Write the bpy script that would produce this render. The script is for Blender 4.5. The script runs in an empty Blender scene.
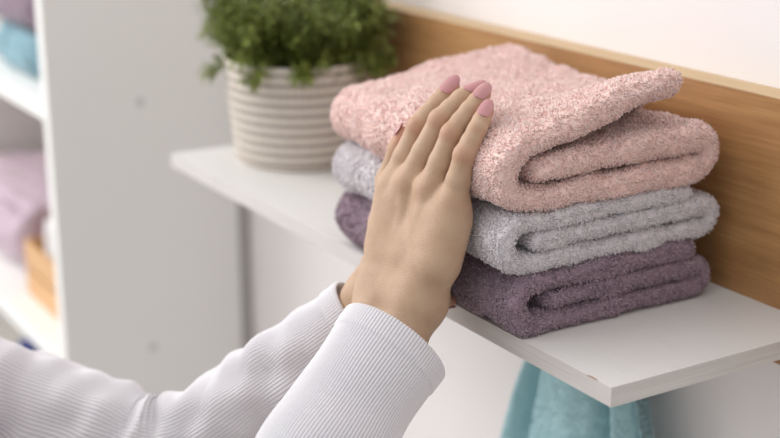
import bpy, math, random
import numpy as np
from mathutils import Vector, Matrix

# ------------------------------------------------------------------ camera, world, lights
scn = bpy.context.scene
C = scn.collection
cam_d = bpy.data.cameras.new('camera')
cam = bpy.data.objects.new('camera', cam_d); C.objects.link(cam)
cam.location = (0.7211, -0.6350, 0.4185)
yaw, pitch = math.radians(-58.586), math.radians(-16.83)
cam.rotation_euler = (math.pi/2 + pitch, 0, -yaw)
cam_d.sensor_width = 36; cam_d.lens = 1371.2/780*36
cam_d.clip_start = .05; cam_d.clip_end = 50
cam_d.dof.use_dof = True; cam_d.dof.focus_distance = 1.10; cam_d.dof.aperture_fstop = 3.2
cam_d.dof.aperture_blades = 0
scn.camera = cam
scn.view_settings.view_transform = 'Standard'; scn.view_settings.look = 'None'
scn.view_settings.gamma = 1; scn.view_settings.use_curve_mapping = False
scn.view_settings.exposure = 0.10
w = bpy.data.worlds.new('room_light'); scn.world = w; w.use_nodes = True
_wt = w.node_tree; _bg = _wt.nodes['Background']
_bg.inputs[0].default_value = (.97, .985, .995, 1)
_tc = _wt.nodes.new('ShaderNodeTexCoord'); _dp = _wt.nodes.new('ShaderNodeVectorMath'); _dp.operation = 'DOT_PRODUCT'
_dp.inputs[1].default_value = (-.75, -.25, .61)          # brighter towards the window side of the room
_mr = _wt.nodes.new('ShaderNodeMapRange'); _mr.interpolation_type = 'SMOOTHSTEP'
for _k, _v in ((1, -.6), (2, .9), (3, .39), (4, 1.18)): _mr.inputs[_k].default_value = _v
_wt.links.new(_tc.outputs['Generated'], _dp.inputs[0]); _wt.links.new(_dp.outputs['Value'], _mr.inputs[0]); _wt.links.new(_mr.outputs[0], _bg.inputs[1])

def area(name, loc, target, sx, sy, power, col):
    d = bpy.data.lights.new(name, 'AREA'); d.shape = 'RECTANGLE'; d.size = sx; d.size_y = sy
    d.energy = power; d.color = col
    o = bpy.data.objects.new(name, d); C.objects.link(o); o.location = loc
    o.rotation_euler = (Vector(target)-Vector(loc)).to_track_quat('-Z', 'Y').to_euler()
    return o
area('window_daylight', (-2.3, -1.45, 1.25), (-.3, 0, 0), 1.4, 1.4, 36, (1, .985, .97))
area('added_top_fill', (-.75, -1.15, 1.5), (-.9, -.05, 0), .7, .7, 3.8, (1, .99, .98))  # added overhead fill, brightens the cabinet side, shelf and towel tops

# ------------------------------------------------------------------ helpers
rng = np.random.default_rng(7)
random.seed(7)
def link_mesh(name, V, Fs, mats, parent=None, smooth=True, midx=None):
    me = bpy.data.meshes.new(name)
    V = np.asarray(V, np.float32)
    if isinstance(Fs, np.ndarray):
        n, k = Fs.shape
        me.vertices.add(len(V)); me.vertices.foreach_set('co', V.ravel())
        me.loops.add(n*k); me.loops.foreach_set('vertex_index', Fs.astype(np.int32).ravel())
        me.polygons.add(n)
        me.polygons.foreach_set('loop_start', np.arange(0, n*k, k, dtype=np.int32))
        me.polygons.foreach_set('loop_total', np.full(n, k, np.int32))
        me.update(calc_edges=True); me.validate()
    else:
        me.from_pydata([tuple(map(float, v)) for v in V], [], [tuple(f) for f in Fs]); me.update()
    if not isinstance(mats, (list, tuple)): mats = [mats]
    for m in mats: me.materials.append(m)
    if midx is not None: me.polygons.foreach_set('material_index', np.asarray(midx, np.int32))
    if smooth: me.polygons.foreach_set('use_smooth', np.ones(len(me.polygons), bool))
    o = bpy.data.objects.new(name, me); C.objects.link(o)
    if parent is not None: o.parent = parent
    return o
def empty(name, loc=(0, 0, 0)):
    o = bpy.data.objects.new(name, None); C.objects.link(o); o.location = loc
    o.empty_display_size = .02
    return o
def tag(o, label=None, cat=None, group=None, kind=None):
    if label: o['label'] = label
    if cat: o['category'] = cat
    if group: o['group'] = group
    if kind: o['kind'] = kind
    return o
def rel(root, V):            # world coordinates to a thing's own
    return np.asarray(V, float) - np.array(root.location)
def box(name, a, b, mat, parent=None, bevel=.001, seg=2):
    a = np.array(a, float); b = np.array(b, float)
    if parent is not None: a = rel(parent, a) if True else a; b = rel(parent, b)
    V = [(x, y, z) for x in (a[0], b[0]) for y in (a[1], b[1]) for z in (a[2], b[2])]
    Fs = [(0,1,3,2), (4,6,7,5), (0,4,5,1), (2,3,7,6), (0,2,6,4), (1,5,7,3)]
    o = link_mesh(name, V, Fs, mat, parent, smooth=False)
    if bevel:
        m = o.modifiers.new('bevel', 'BEVEL'); m.width = bevel; m.segments = seg; m.limit_method = 'NONE'
    return o
def grid_faces(nu, nv, closed_u=False, off=0):
    iu = np.arange(nu if closed_u else nu-1); iv = np.arange(nv-1)
    U, Vv = np.meshgrid(iu, iv, indexing='ij'); U2 = (U+1) % nu
    return np.stack([U*nv+Vv, U2*nv+Vv, U2*nv+Vv+1, U*nv+Vv+1], -1).reshape(-1, 4)+off
class Noise:                 # smooth 3-D noise as a sum of plane waves
    def __init__(s, scale, n=14, seed=0):
        r = np.random.default_rng(seed); d = r.normal(size=(n, 3)); d /= np.linalg.norm(d, axis=1)[:, None]
        s.k = d*(2*np.pi/scale)*r.uniform(.6, 1.5, n)[:, None]; s.p = r.uniform(0, 6.28, n); s.n = n
    def __call__(s, P): return np.sin(np.asarray(P) @ s.k.T + s.p).sum(-1)/math.sqrt(s.n/2)

# ------------------------------------------------------------------ materials
def new_mat(name, col=(.8, .8, .8), rough=.5, **kw):
    m = bpy.data.materials.new(name); m.use_nodes = True
    b = m.node_tree.nodes['Principled BSDF']
    b.inputs['Base Color'].default_value = (*col, 1); b.inputs['Roughness'].default_value = rough
    for k, v in kw.items(): b.inputs[k.replace('_', ' ')].default_value = v
    return m, m.node_tree, b
def N(t, typ, **kw):
    n = t.nodes.new(typ)
    for k, v in kw.items(): setattr(n, k, v)
    return n
def ramp(t, fac, stops):
    r = N(t, 'ShaderNodeValToRGB'); e = r.color_ramp.elements
    while len(e) < len(stops): e.new(.5)
    for i, (p, c) in enumerate(stops): e[i].position = p; e[i].color = (*c, 1)
    t.links.new(fac, r.inputs[0]); return r.outputs[0]
def coords(t, scale=(1, 1, 1), kind='Object', rot=(0, 0, 0)):
    tc = N(t, 'ShaderNodeTexCoord'); mp = N(t, 'ShaderNodeMapping')
    mp.inputs['Scale'].default_value = scale; mp.inputs['Rotation'].default_value = rot
    t.links.new(tc.outputs[kind], mp.inputs[0]); return mp.outputs[0]
def noise(t, vec, scale, detail=3, rough=.5, dist=0):
    n = N(t, 'ShaderNodeTexNoise'); n.inputs['Scale'].default_value = scale; n.inputs['Detail'].default_value = detail
    n.inputs['Roughness'].default_value = rough; n.inputs['Distortion'].default_value = dist
    t.links.new(vec, n.inputs['Vector']); return n.outputs[0]
def bump(t, b, h, strength=.3, dist=.001):
    n = N(t, 'ShaderNodeBump'); n.inputs['Strength'].default_value = strength; n.inputs['Distance'].default_value = dist
    t.links.new(h, n.inputs['Height']); t.links.new(n.outputs[0], b.inputs['Normal'])
def mixc(t, fac, a, b, mode='MIX'):
    n = N(t, 'ShaderNodeMix', data_type='RGBA', blend_type=mode)
    for i, v in ((0, fac), (6, a), (7, b)):
        if isinstance(v, (int, float)): n.inputs[i].default_value = v
        elif isinstance(v, tuple): n.inputs[i].default_value = (*v, 1)
        else: t.links.new(v, n.inputs[i])
    return n.outputs[2]
def srgb(r, g, b):
    f = lambda c: (c/255/12.92) if c/255 <= .04045 else ((c/255+.055)/1.055)**2.4
    return (f(r), f(g), f(b))

def mottled(name, c1, c2, scale, rough=.6, bstr=.1, **kw):
    m, t, b = new_mat(name, c1, rough, **kw)
    n = noise(t, coords(t), scale, 4)
    t.links.new(ramp(t, n, [(.3, c1), (.7, c2)]), b.inputs['Base Color'])
    if bstr: bump(t, b, noise(t, coords(t), scale*6, 2), bstr, .001)
    return m
M_wall = mottled('wall_paint', srgb(241, 235, 234), srgb(239, 233, 232), 3, .8, .05)
M_floor = mottled('floor_vinyl', (.5, .45, .4), (.42, .37, .32), 6, .6, .1)
M_cab = mottled('cabinet_laminate', srgb(243, 241, 238), srgb(241, 239, 236), 2, .45, .0)
M_cabback = mottled('cabinet_back_board', srgb(178, 174, 170), srgb(172, 168, 164), 4, .6, .0)
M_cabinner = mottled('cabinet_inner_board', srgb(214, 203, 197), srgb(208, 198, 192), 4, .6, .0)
M_cap = mottled('cap_plastic', srgb(205, 208, 207), srgb(200, 204, 203), 20, .4, 0)

def shelf_mat(name, base, dark, streak):
    m, t, b = new_mat(name, base, .42)
    n1 = noise(t, coords(t, (1.2, 26, 26)), 5, 5, .6, .3)
    n2 = noise(t, coords(t, (3, 120, 120)), 4, 3, .6)
    c = ramp(t, n1, [(.35, base), (.62, base), (.78, dark)])
    c2 = ramp(t, n2, [(.3, (1, 1, 1)), (.75, streak)])
    t.links.new(mixc(t, 1.0, c, c2, 'MULTIPLY'), b.inputs['Base Color'])
    bump(t, b, n2, .12, .0006)
    return m
M_shelf = shelf_mat('white_wood_laminate', srgb(226, 224, 222), srgb(211, 208, 205), (.95, .945, .94))
M_edge = shelf_mat('white_edge_banding', srgb(214, 208, 205), srgb(188, 183, 180), (.86, .85, .84))
M_edge_y = None
def edge_y():
    m, t, b = new_mat('white_side_banding', srgb(214, 212, 210), .42)
    n1 = noise(t, coords(t, (10, 1.6, 90)), 3, 4, .6, .4)
    n2 = noise(t, coords(t, (60, 6, 200)), 4, 3, .6)
    c = ramp(t, n1, [(.3, srgb(226, 224, 221)), (.6, srgb(212, 209, 206)), (.75, srgb(186, 183, 180))])
    c2 = ramp(t, n2, [(.3, (1, 1, 1)), (.75, (.93, .93, .925))])
    t.links.new(mixc(t, 1.0, c, c2, 'MULTIPLY'), b.inputs['Base Color'])
    bump(t, b, n2, .12, .0006)
    return m
M_edge_y = edge_y()

def oak(name, cols, knots=True):
    m, t, b = new_mat(name, cols[0], .5)
    v = coords(t, (.9, 7, 7))
    n1 = noise(t, v, 3.2, 6, .62, .8)
    n2 = noise(t, coords(t, (4, 150, 150)), 3, 3, .6)
    n3 = noise(t, coords(t, (1.4, 4, 4)), 4, 3, .5, .4)
    c = ramp(t, n1, [(.28, cols[2]), (.45, cols[1]), (.6, cols[0]), (.8, cols[1])])
    c = mixc(t, .55, c, ramp(t, n3, [(.3, cols[1]), (.7, cols[0])]))
    c = mixc(t, 1., c, ramp(t, n2, [(.35, (1, 1, 1)), (.7, (.80, .76, .72))]), 'MULTIPLY')
    if knots:
        vo = N(t, 'ShaderNodeTexVoronoi'); vo.inputs['Scale'].default_value = 1
        t.links.new(coords(t, (3.1, 0, 7.3)), vo.inputs['Vector'])
        k = ramp(t, vo.outputs['Distance'], [(.02, (.34, .25, .18)), (.07, (.72, .64, .57)), (.15, (1, 1, 1))])
        c = mixc(t, 1., c, k, 'MULTIPLY')
    t.links.new(c, b.inputs['Base Color']); bump(t, b, n2, .25, .0008)
    return m
M_oak = oak('oak_board', (srgb(200, 153, 102), srgb(166, 119, 73), srgb(116, 76, 43)))
M_oaktop = oak('oak_cut_edge', (srgb(214, 186, 146), srgb(204, 174, 132), srgb(190, 158, 116)), False)

def terry(name, base, deep, var):
    m, t, b = new_mat(name, base, .95)
    b.inputs['Sheen Weight'].default_value = .35; b.inputs['Sheen Roughness'].default_value = .5
    b.inputs['Specular IOR Level'].default_value = .15
    n = noise(t, coords(t), 260, 2, .6); n2 = noise(t, coords(t), 25, 3, .5)
    at = N(t, 'ShaderNodeAttribute'); at.attribute_name = 'tone'      # every loop of yarn a little lighter or darker
    c = ramp(t, at.outputs['Fac'], [(0, tuple(v*.86 for v in deep)), (.5, base), (1, var)])
    c = mixc(t, .25, c, ramp(t, n2, [(.3, deep), (.7, base)]))
    t.links.new(c, b.inputs['Base Color'])
    bump(t, b, n, .5, .002)
    return m
M_pink = terry('pink_terry', srgb(255, 228, 221), srgb(253, 211, 203), srgb(255, 237, 232))
M_grey = terry('grey_terry', srgb(238, 231, 234), srgb(226, 219, 223), srgb(247, 242, 244))
M_purp = terry('purple_terry', srgb(174, 150, 163), srgb(146, 122, 136), srgb(202, 180, 192))
M_teal = terry('teal_terry', srgb(188, 224, 230), srgb(172, 214, 221), srgb(206, 234, 238))
M_blue = terry('blue_terry', srgb(140, 176, 188), srgb(122, 160, 173), srgb(158, 190, 200))
M_plum = terry('plum_terry', srgb(138, 118, 132), srgb(122, 102, 117), srgb(154, 134, 147))
M_lilac = terry('lilac_terry', srgb(216, 194, 206), srgb(202, 180, 194), srgb(228, 208, 218))

def knit(name, base):
    m, t, b = new_mat(name, base, .85)
    b.inputs['Sheen Weight'].default_value = .2
    n = noise(t, coords(t), 900, 2); n2 = noise(t, coords(t), 18, 2)
    c = mixc(t, 1., ramp(t, n, [(.3, tuple(x*.93 for x in base)), (.7, base)]), ramp(t, n2, [(.3, (.98, .97, .98)), (.7, (1, 1, 1))]), 'MULTIPLY')
    at = N(t, 'ShaderNodeAttribute'); at.attribute_name = 'rib'      # groove shade painted in: knit colour darkened between the ribs
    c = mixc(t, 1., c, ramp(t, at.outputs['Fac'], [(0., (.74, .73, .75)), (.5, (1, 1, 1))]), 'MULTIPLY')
    t.links.new(c, b.inputs['Base Color']); bump(t, b, n, .15, .0005)
    return m
M_shirt = knit('ribbed_knit', srgb(238, 235, 238))

def skin():
    m, t, b = new_mat('skin', srgb(218, 178, 150), .5)
    b.inputs['Subsurface Weight'].default_value = .12
    b.inputs['Subsurface Radius'].default_value = (.9, .35, .2); b.inputs['Subsurface Scale'].default_value = .006
    b.inputs['Specular IOR Level'].default_value = .35
    at = N(t, 'ShaderNodeAttribute'); at.attribute_name = 'flush'
    n = noise(t, coords(t), 60, 3); n2 = noise(t, coords(t), 900, 3)
    c = ramp(t, n, [(.3, srgb(188, 155, 128)), (.7, srgb(198, 167, 140))])
    c = mixc(t, at.outputs['Fac'], c, srgb(190, 124, 101))
    t.links.new(c, b.inputs['Base Color'])
    vo = N(t, 'ShaderNodeTexVoronoi'); vo.inputs['Scale'].default_value = 900; t.links.new(coords(t), vo.inputs['Vector'])
    ad = N(t, 'ShaderNodeMath', operation='ADD'); t.links.new(vo.outputs['Distance'], ad.inputs[0]); t.links.new(n2, ad.inputs[1])
    bump(t, b, ad.outputs[0], .38, .0006)
    return m
M_skin = skin()
M_nail, _t, _b = new_mat('mauve_nail_polish', srgb(204, 136, 140), .3)
_b.inputs['Coat Weight'].default_value = .2; _b.inputs['Coat Roughness'].default_value = .1
_t.links.new(ramp(_t, noise(_t, coords(_t), 150), [(.3, srgb(192, 133, 135)), (.7, srgb(198, 140, 141))]), _b.inputs['Base Color'])
M_hair = mottled('brown_hair', (.09, .05, .03), (.14, .08, .045), 80, .5, .3)
M_metal, _t, _b = new_mat('brushed_steel', (.6, .6, .6), .3, Metallic=1.0)
_t.links.new(ramp(_t, noise(_t, coords(_t, (1, 1, 30)), 60), [(.3, (.5, .5, .5)), (.7, (.66, .66, .66))]), _b.inputs['Base Color'])

# ------------------------------------------------------------------ room
def wallbox(name, a, b, mat): return tag(box(name, a, b, mat, None, 0), kind='structure')
wallbox('wall_back', (-2.4, .265, -1.25), (1.6, .365, 1.3), M_wall)
wallbox('floor', (-2.4, -2.6, -1.30), (1.6, .365, -1.25), M_floor)

# ------------------------------------------------------------------ wall shelf and its oak board
shelf = tag(empty('wall_shelf', (-.4225, .1165, 0)), 'white wood-grain wall shelf carrying the folded towels and the potted plant', 'shelf')
box('shelf_board', (-.845, .0006, -.016), (-.0006, .2328, 0), M_shelf, shelf, .0006)
box('front_edge_band', (-.845, 0, -.0162), (0, .0006, .0001), M_edge, shelf, .0002)
box('side_edge_band', (-.0006, .0006, -.0162), (0, .2328, .0001), M_edge_y, shelf, .0002)
M_chip = mottled('bare_chipboard', srgb(164, 108, 54), srgb(132, 84, 40), 300, .8, .3)
ch = [(-.0285, 0), (-.0262, .0007), (-.0232, .0010), (-.020, .0009), (-.0172, .0004), (-.0165, 0)]
chV = [(x, y-.0001, .0001) for x, y in ch]+[(x, -.0002, -.0002-.0006*(i % 2)) for i, (x, y) in enumerate(ch)]
chV += [(x, y, .00025) for x, y in ch]
chip = link_mesh('edge_chip', rel(shelf, chV), [(12, 13, 14, 15, 16, 17), (12, 6, 7, 13), (13, 7, 8, 14), (14, 8, 9, 15), (15, 9, 10, 16), (16, 10, 11, 17)], M_chip, shelf, False)
tag(chip, 'small brown chip in the edge banding')
board = tag(empty('backboard', (-.2, .25, .06)), 'brown oak board fixed along the wall behind the shelf', 'backboard')
box('board', (-.845, .233, -.050), (.42, .2648, .1815), M_oak, board, .0006)
tag(box('top_edge', (-.8448, .2332, .1815), (.4198, .2646, .1822), M_oaktop, board, .0003), 'paler cut top edge')

# ------------------------------------------------------------------ open cabinet on the left
cab = tag(empty('shelving_cabinet', (-1.6, .1, -1.25)), 'tall white open shelving cabinet standing left of the wall shelf', 'cabinet')
XR, XL, YF, YB = -1.178, -2.1, -.049, .243
box('side_panel', (XR-.026, YF, -1.25), (XR, YB, .95), M_cab, cab, .0012)
box('side_panel', (XL, YF, -1.25), (XL+.026, YB, .95), M_cab, cab, .0012)
box('back_panel', (XL, YB, -1.25), (XR-.001, .2645, .95), M_cabback, cab, .0005)
box('inner_back', (XL+.026, YB-.004, -1.2), (XR-.026, YB-.0005, .93), M_cabinner, cab, .0005)
for z0, z1 in ((-.022, .002), (-.421, -.397), (-.84, -.816), (-1.22, -1.196), (.40, .424), (.926, .95)):
    box('shelf_panel', (XL+.026, YF+.001, z0), (XR-.026, YB-.004, z1), M_cab, cab, .0012)
def disc(name, c, ax, r, h, mat, parent, n=24):
    ax = Vector(ax).normalized(); a = ax.orthogonal().normalized(); b2 = ax.cross(a); V = []
    for rr, hh in ((r, 0), (r, h*.7), (r*.85, h), (0.001*r, h)):
        for i in range(n):
            q = 2*math.pi*i/n; V.append(np.array(c)+np.array(a*(rr*math.cos(q))+b2*(rr*math.sin(q))+ax*hh))
    Fs = [(k*n+i, k*n+(i+1) % n, (k+1)*n+(i+1) % n, (k+1)*n+i) for k in range(3) for i in range(n)]
    return link_mesh(name, rel(parent, V), Fs, mat, parent)
for z in (-.0046, -.3955, .40): disc('screw_cap', (XR, .09, z), (1, 0, 0), .0065, .0008, M_cap, cab)
for z in (-.142, -.235, .12): disc('shelf_pin', (XR-.026, -.02, z), (-1, 0, 0), .005, .009, M_cap, cab)

# ------------------------------------------------------------------ terry towels
def terry_pile(V, Fq, mask, name, mat, parent, step=.0018, length=.0028, rad=.0007, seed=0, dens=1.0, lie=.9):
    """pile loops grown as real little tapered tufts on the surface quads of Fq where mask is set"""
    r = np.random.default_rng(seed)
    Q = V[Fq[mask]]
    nrm = np.cross(Q[:, 2]-Q[:, 0], Q[:, 3]-Q[:, 1]); area_ = np.linalg.norm(nrm, axis=1)/2
    nrm = nrm/(2*area_[:, None]+1e-12)
    cnt = r.poisson(area_/step**2*dens); idx = np.repeat(np.arange(len(Q)), cnt)
    u = r.random(len(idx))[:, None]; v = r.random(len(idx))[:, None]; q = Q[idx]
    P = q[:, 0]*(1-u)*(1-v)+q[:, 1]*u*(1-v)+q[:, 2]*u*v+q[:, 3]*(1-u)*v
    n = nrm[idx]; m = len(P)
    comb = np.stack([Noise(.009, 12, seed+5+i)(P) for i in range(3)], -1)*.30 + r.normal(size=(m, 3))*.75
    comb -= (comb*n).sum(1)[:, None]*n
    d1 = n + comb*lie*.6; d1 /= np.linalg.norm(d1, axis=1)[:, None]
    d2 = n*.35 + comb*lie; d2 /= np.linalg.norm(d2, axis=1)[:, None]
    L = (length*r.uniform(.55, 1.25, m))[:, None]
    mid = P + d1*L*.55; tip = mid + d2*L*.55
    a = np.cross(d1, r.normal(size=(m, 3))); a /= np.linalg.norm(a, axis=1)[:, None]; b = np.cross(d1, a)
    rr = (rad*r.uniform(.75, 1.3, m))[:, None]
    ring = []
    for c0, s in ((P-n*.0004, .9), (mid, 1.0)):
        for k in range(3):
            q_ = 2*np.pi*k/3; ring.append(c0 + (a*math.cos(q_)+b*math.sin(q_))*rr*s)
    ring += [tip]
    Vt = np.stack(ring, 1).reshape(-1, 3); base = (np.arange(m)*7)[:, None]
    T = []
    for k in range(3):
        k2 = (k+1) % 3
        T += [base+np.array([[k, k2, 3+k2]]), base+np.array([[k, 3+k2, 3+k]]), base+np.array([[3+k, 3+k2, 6]])]
    T = np.concatenate(T, 0)
    o = link_mesh(name, Vt, T, mat, parent); o['kind'] = 'stuff'
    ta = o.data.attributes.new('tone', 'FLOAT', 'POINT'); ta.data.foreach_set('value', np.repeat(r.random(m), 7).astype(np.float32))
    return o

def resample(P, n):
    P = np.asarray(P, float); d = np.r_[0, np.cumsum(np.linalg.norm(np.diff(P, axis=0), axis=1))]
    s = np.linspace(0, d[-1], n); return np.stack([np.interp(s, d, P[:, k]) for k in range(P.shape[1])], -1)
def smooth_poly(P, it=2):
    P = np.asarray(P, float)
    for _ in range(it):
        Q = [P[0]]
        for a, b in zip(P[:-1], P[1:]): Q += [a*.75+b*.25, a*.25+b*.75]
        Q.append(P[-1]); P = np.array(Q)
    return P

def folded_towel(name, mat, label, line, half, x0, x1, loc, seed, nx=150, ns=230, xshift=None, amp=.0010, hem=0, cull=None, floor=None, length=.0029, step=.0018):
    """a tri-folded towel: line(t) gives the (y, z) path of the doubled cloth at station t, half(t, s) its half thickness"""
    root = tag(empty(name, loc), label, 'towel', None)
    ncap = 9
    # stations: denser at both rounded ends
    ts = .5-.5*np.cos(np.linspace(0, np.pi, nx)); ts = ts*.75+np.linspace(0, 1, nx)*.25
    rows = []; ends = []
    Lx = x1-x0
    hem_flag = None
    for t in ts:
        cl = resample(smooth_poly(line(t), 3), ns)
        tg = np.gradient(cl, axis=0); tg /= np.linalg.norm(tg, axis=1)[:, None]
        nn = np.stack([-tg[:, 1], tg[:, 0]], -1)
        s = np.linspace(0, 1, ns); h = np.asarray(half(t, s))*np.ones(ns)
        r_end = h.mean()*1.0
        e = min(t*Lx, (1-t)*Lx)/r_end; e = math.sqrt(max(1e-4, 1-(1-min(e, 1))**2))
        hh = h*e; ends.append(e)
        up = cl+nn*hh[:, None]; dn = cl-nn*hh[:, None]
        ca = np.linspace(np.pi/2, -np.pi/2, ncap+2)[1:-1]
        capE = [cl[-1]+(nn[-1]*math.sin(q)+tg[-1]*math.cos(q))*hh[-1] for q in ca]
        capS = [cl[0]-(nn[0]*math.sin(q)+tg[0]*math.cos(q))*hh[0] for q in ca]
        sec = np.concatenate([up, capE, dn[::-1], capS], 0)
        x = x0+Lx*t
        xs = np.full(len(sec), x) if xshift is None else x+xshift(t, sec)
        rows.append(np.column_stack([xs, sec]))
    V = np.array(rows); nu, nv = V.shape[:2]
    V = V.transpose(1, 0, 2).reshape(-1, 3)            # section index major, closed in u
    Fq = grid_faces(nv, nu, closed_u=True)
    # surface normals for displacement
    G = V.reshape(nv, nu, 3); du = np.roll(G, -1, 0)-np.roll(G, 1, 0); dv = np.gradient(G, axis=1)
    nr = np.cross(du, dv); nr /= np.linalg.norm(nr, axis=2)[..., None]+1e-9; nr = nr.reshape(-1, 3)
    cen = V.reshape(nv, nu, 3)
    sgn = 1.0
    # orientation: outward means away from the cloth path
    probe = (G[ns//4, nu//2]-G[(2*ns+ncap-ns//4-1), nu//2]); 
    if np.dot(nr.reshape(nv, nu, 3)[ns//4, nu//2], probe) < 0: nr = -nr; Fq = Fq[:, ::-1]
    D = Noise(.045, 12, seed)(V)*amp + Noise(.014, 14, seed+1)(V)*amp*.35 + Noise(.005, 14, seed+2)(V)*amp*.16
    ee = np.tile(np.clip((np.array(ends)-.02)*1.6, 0, 1), nv)
    V = V + nr*(D*ee)[:, None]
    # end caps closing the thin last rows
    if floor is not None: V[:, 2] = np.maximum(V[:, 2], floor+.0008)
    W = rel(root, V)
    cl_ = link_mesh('cloth', W, Fq, mat, root)
    ta = cl_.data.attributes.new('tone', 'FLOAT', 'POINT'); ta.data.foreach_set('value', np.full(len(W), .25, np.float32))
    sec_id = Fq.min(1)//nu if False else (Fq[:, 0]//nu)
    mask = np.ones(len(Fq), bool)
    # smooth woven hem along the inner free end
    hb = int(hem/ .75*ns) if hem else 0
    if hb:
        lo, hi = ns-hb, ns+ncap+hb
        mask &= ~((sec_id > lo) & (sec_id < hi))
    ctr = V[Fq].mean(1)
    if cull is not None: mask &= cull(ctr)
    terry_pile(W, Fq, mask, 'terry_pile', mat, root, step=step, length=length, seed=seed)
    return root

def lerp(a, b, t): return a+(b-a)*t
def sm(a, b, x): 
    x = np.clip((x-a)/(b-a), 0, 1); return x*x*(3-2*x)

# --- purple (bottom)
def trifold(yF, yB, z0, H, yT, yM, t, lift_top=lambda y: 0, wedge=0.0):
    h = H/6
    def Z(z): return z0+z
    P = []
    # top layer from its free back end to the front
    for q in np.linspace(0, 1, 7):
        y = lerp(yT, yF+.012, q); P.append((y, Z(5*h)+lift_top(y)))
    for a in np.linspace(90, 270, 9)[1:-1]:
        a = math.radians(a); P.append((yF+2*h+2*h*math.cos(a)*1.0, Z(3*h)+2*h*math.sin(a)+lift_top(yF)*(.5+.5*math.sin(a))))
    for q in np.linspace(0, 1, 7):
        y = lerp(yF+2*h+.004, yB-h-.006, q); P.append((y, Z(h)))
    for a in np.linspace(-90, 90, 7)[1:-1]:
        a = math.radians(a); P.append((yB-h-wedge/2+(h+wedge/2)*math.cos(a), Z(2*h)+wedge/2+(h+wedge/2)*math.sin(a)))
    for q in np.linspace(0, 1, 8):
        y = lerp(yB-h-.006-wedge/2, yM, q); P.append((y, Z(3*h)+wedge*(1-q)**.8))
    return P

def cull_generic(zlo, zhi, xr, yb):
    def f(c):
        end = (c[:, 0] > xr-.034)
        front = (c[:, 1] < .05)
        left = c[:, 0] < -.37
        return end | front | left
    return f

def purple_line(t):
    yF = lerp(.004, -.0035, t) - .003*math.sin(t*math.pi)
    return trifold(yF, lerp(.194, .1985, t)-.004*math.sin(t*5), 0.0006, lerp(.059, .0535, t), lerp(.16, .181, t), lerp(.028, .0335, t), t, lambda y: .0015*sm(0, .15, y), wedge=.0025)
def h_gap(t): return .006
folded_towel('folded_towel', M_purp, 'thick purple terry towel folded at the bottom of the stack on the shelf', purple_line,
             lambda t, s: .0085, -.417, -.112, (-.27, .1, 0), 11, floor=0, cull=cull_generic(0, 0, -.117, 0))
def grey_line(t):
    yF = lerp(-.002, -.015, t)
    z0 = lerp(.0590, .0545, t)
    return trifold(yF, lerp(.198, .2055, t)+.003*math.sin(t*7), z0, lerp(.048, .0515, t), lerp(.15, .173, t), lerp(.014, .0165, t), t, lambda y: .0015*sm(0, .15, y), wedge=.0030)
folded_towel('folded_towel', M_grey, 'light grey terry towel folded between the pink and the purple towels', grey_line,
             lambda t, s: lerp(.0077, .0082, t), -.413, -.113, (-.27, .1, .057), 23, cull=cull_generic(0, 0, -.118, 0))

# --- pink (top), its upper flap lifted at the right back corner
def pink_line(t):
    h = lerp(.0082, .0105, sm(0, .6, t))
    H = 6*h
    yF = lerp(-.002, -.0165, sm(0, .5, t)); z0 = lerp(.1070, .1065, t)
    yB = lerp(.196, .2005, t); yT = lerp(.200, .152, sm(.55, 1, t))
    yM = lerp(.024, .019, t)
    x = lerp(-.428, -.118, t)
    def lift(y):
        back = sm(.0, .19, y)
        l = .024*(1-sm(0.0, .50, t))*back                     # raised back left corner
        l += (.027*sm(.62, 1, t))*sm(-.01, .15, y)            # flap standing up on the right
        l += .004*math.exp(-((t-.95)/.09)**2)*math.exp(-((y-.02)/.05)**2)
        l += .009*sm(.60, .90, t)*sm(.03, .12, y)
        l += .0110*math.exp(-((t-.50)/.22)**2)*math.exp(-((y-.03)/.045)**2)
        return l
    return trifold(yF, yB, z0, H, yT, yM, t, lift, wedge=.0085*sm(.3, 1, t))
folded_towel('folded_towel', M_pink, 'pale pink terry towel folded on top of the stack with one corner standing up', pink_line,
             lambda t, s: lerp(.0080, .0100, sm(0, .6, t))*(1+.05*np.sin(s*9+t*3)+sm(.4, 1, t)*(.28*np.exp(-((s-.79)/.10)**2)+.22*np.exp(-((s-.62)/.08)**2)+.10*np.exp(-((s-.08)/.1)**2))), -.419, -.112, (-.27, .1, .11), 37, amp=.0010,
             cull=lambda c: (c[:, 0] > -.152) | (c[:, 1] < .04) | (c[:, 2] > .148) | (c[:, 0] < -.38))

for o in list(C.objects):
    if o.name.startswith('folded_towel'): o['group'] = 'folded towels stacked on the shelf'

# ------------------------------------------------------------------ woven pot with its plant
px, py = -.744, .130
pot = tag(empty('potted_plant', (px, py, 0)), 'bushy green plant in a cream and grey woven pot at the far shelf end', 'plant')
m, t, b = new_mat('woven_rope', srgb(214, 202, 190), .9)
at = N(t, 'ShaderNodeAttribute'); at.attribute_name = 'strand'
n = noise(t, coords(t), 220, 3)
c = ramp(t, at.outputs['Fac'], [(0, srgb(180, 169, 160)), (.4, srgb(194, 184, 174)), (.6, srgb(228, 218, 206)), (1, srgb(238, 229, 218))])
c = mixc(t, 1., c, ramp(t, n, [(.3, (.86, .85, .84)), (.7, (1, 1, 1))]), 'MULTIPLY')
t.links.new(c, b.inputs['Base Color']); bump(t, b, n, .3, .0008); M_rope = m
nT, Hp, rows_ = 560, .127, 42
prof = []
nz = rows_*5
for i in range(nz+1):
    z = Hp*i/nz; R = lerp(.0765, .0895, (z/Hp)**.85)
    if z < .006: R -= .004*(1-z/.006)**2
    prof.append((R, z))
V = []; st = []
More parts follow.
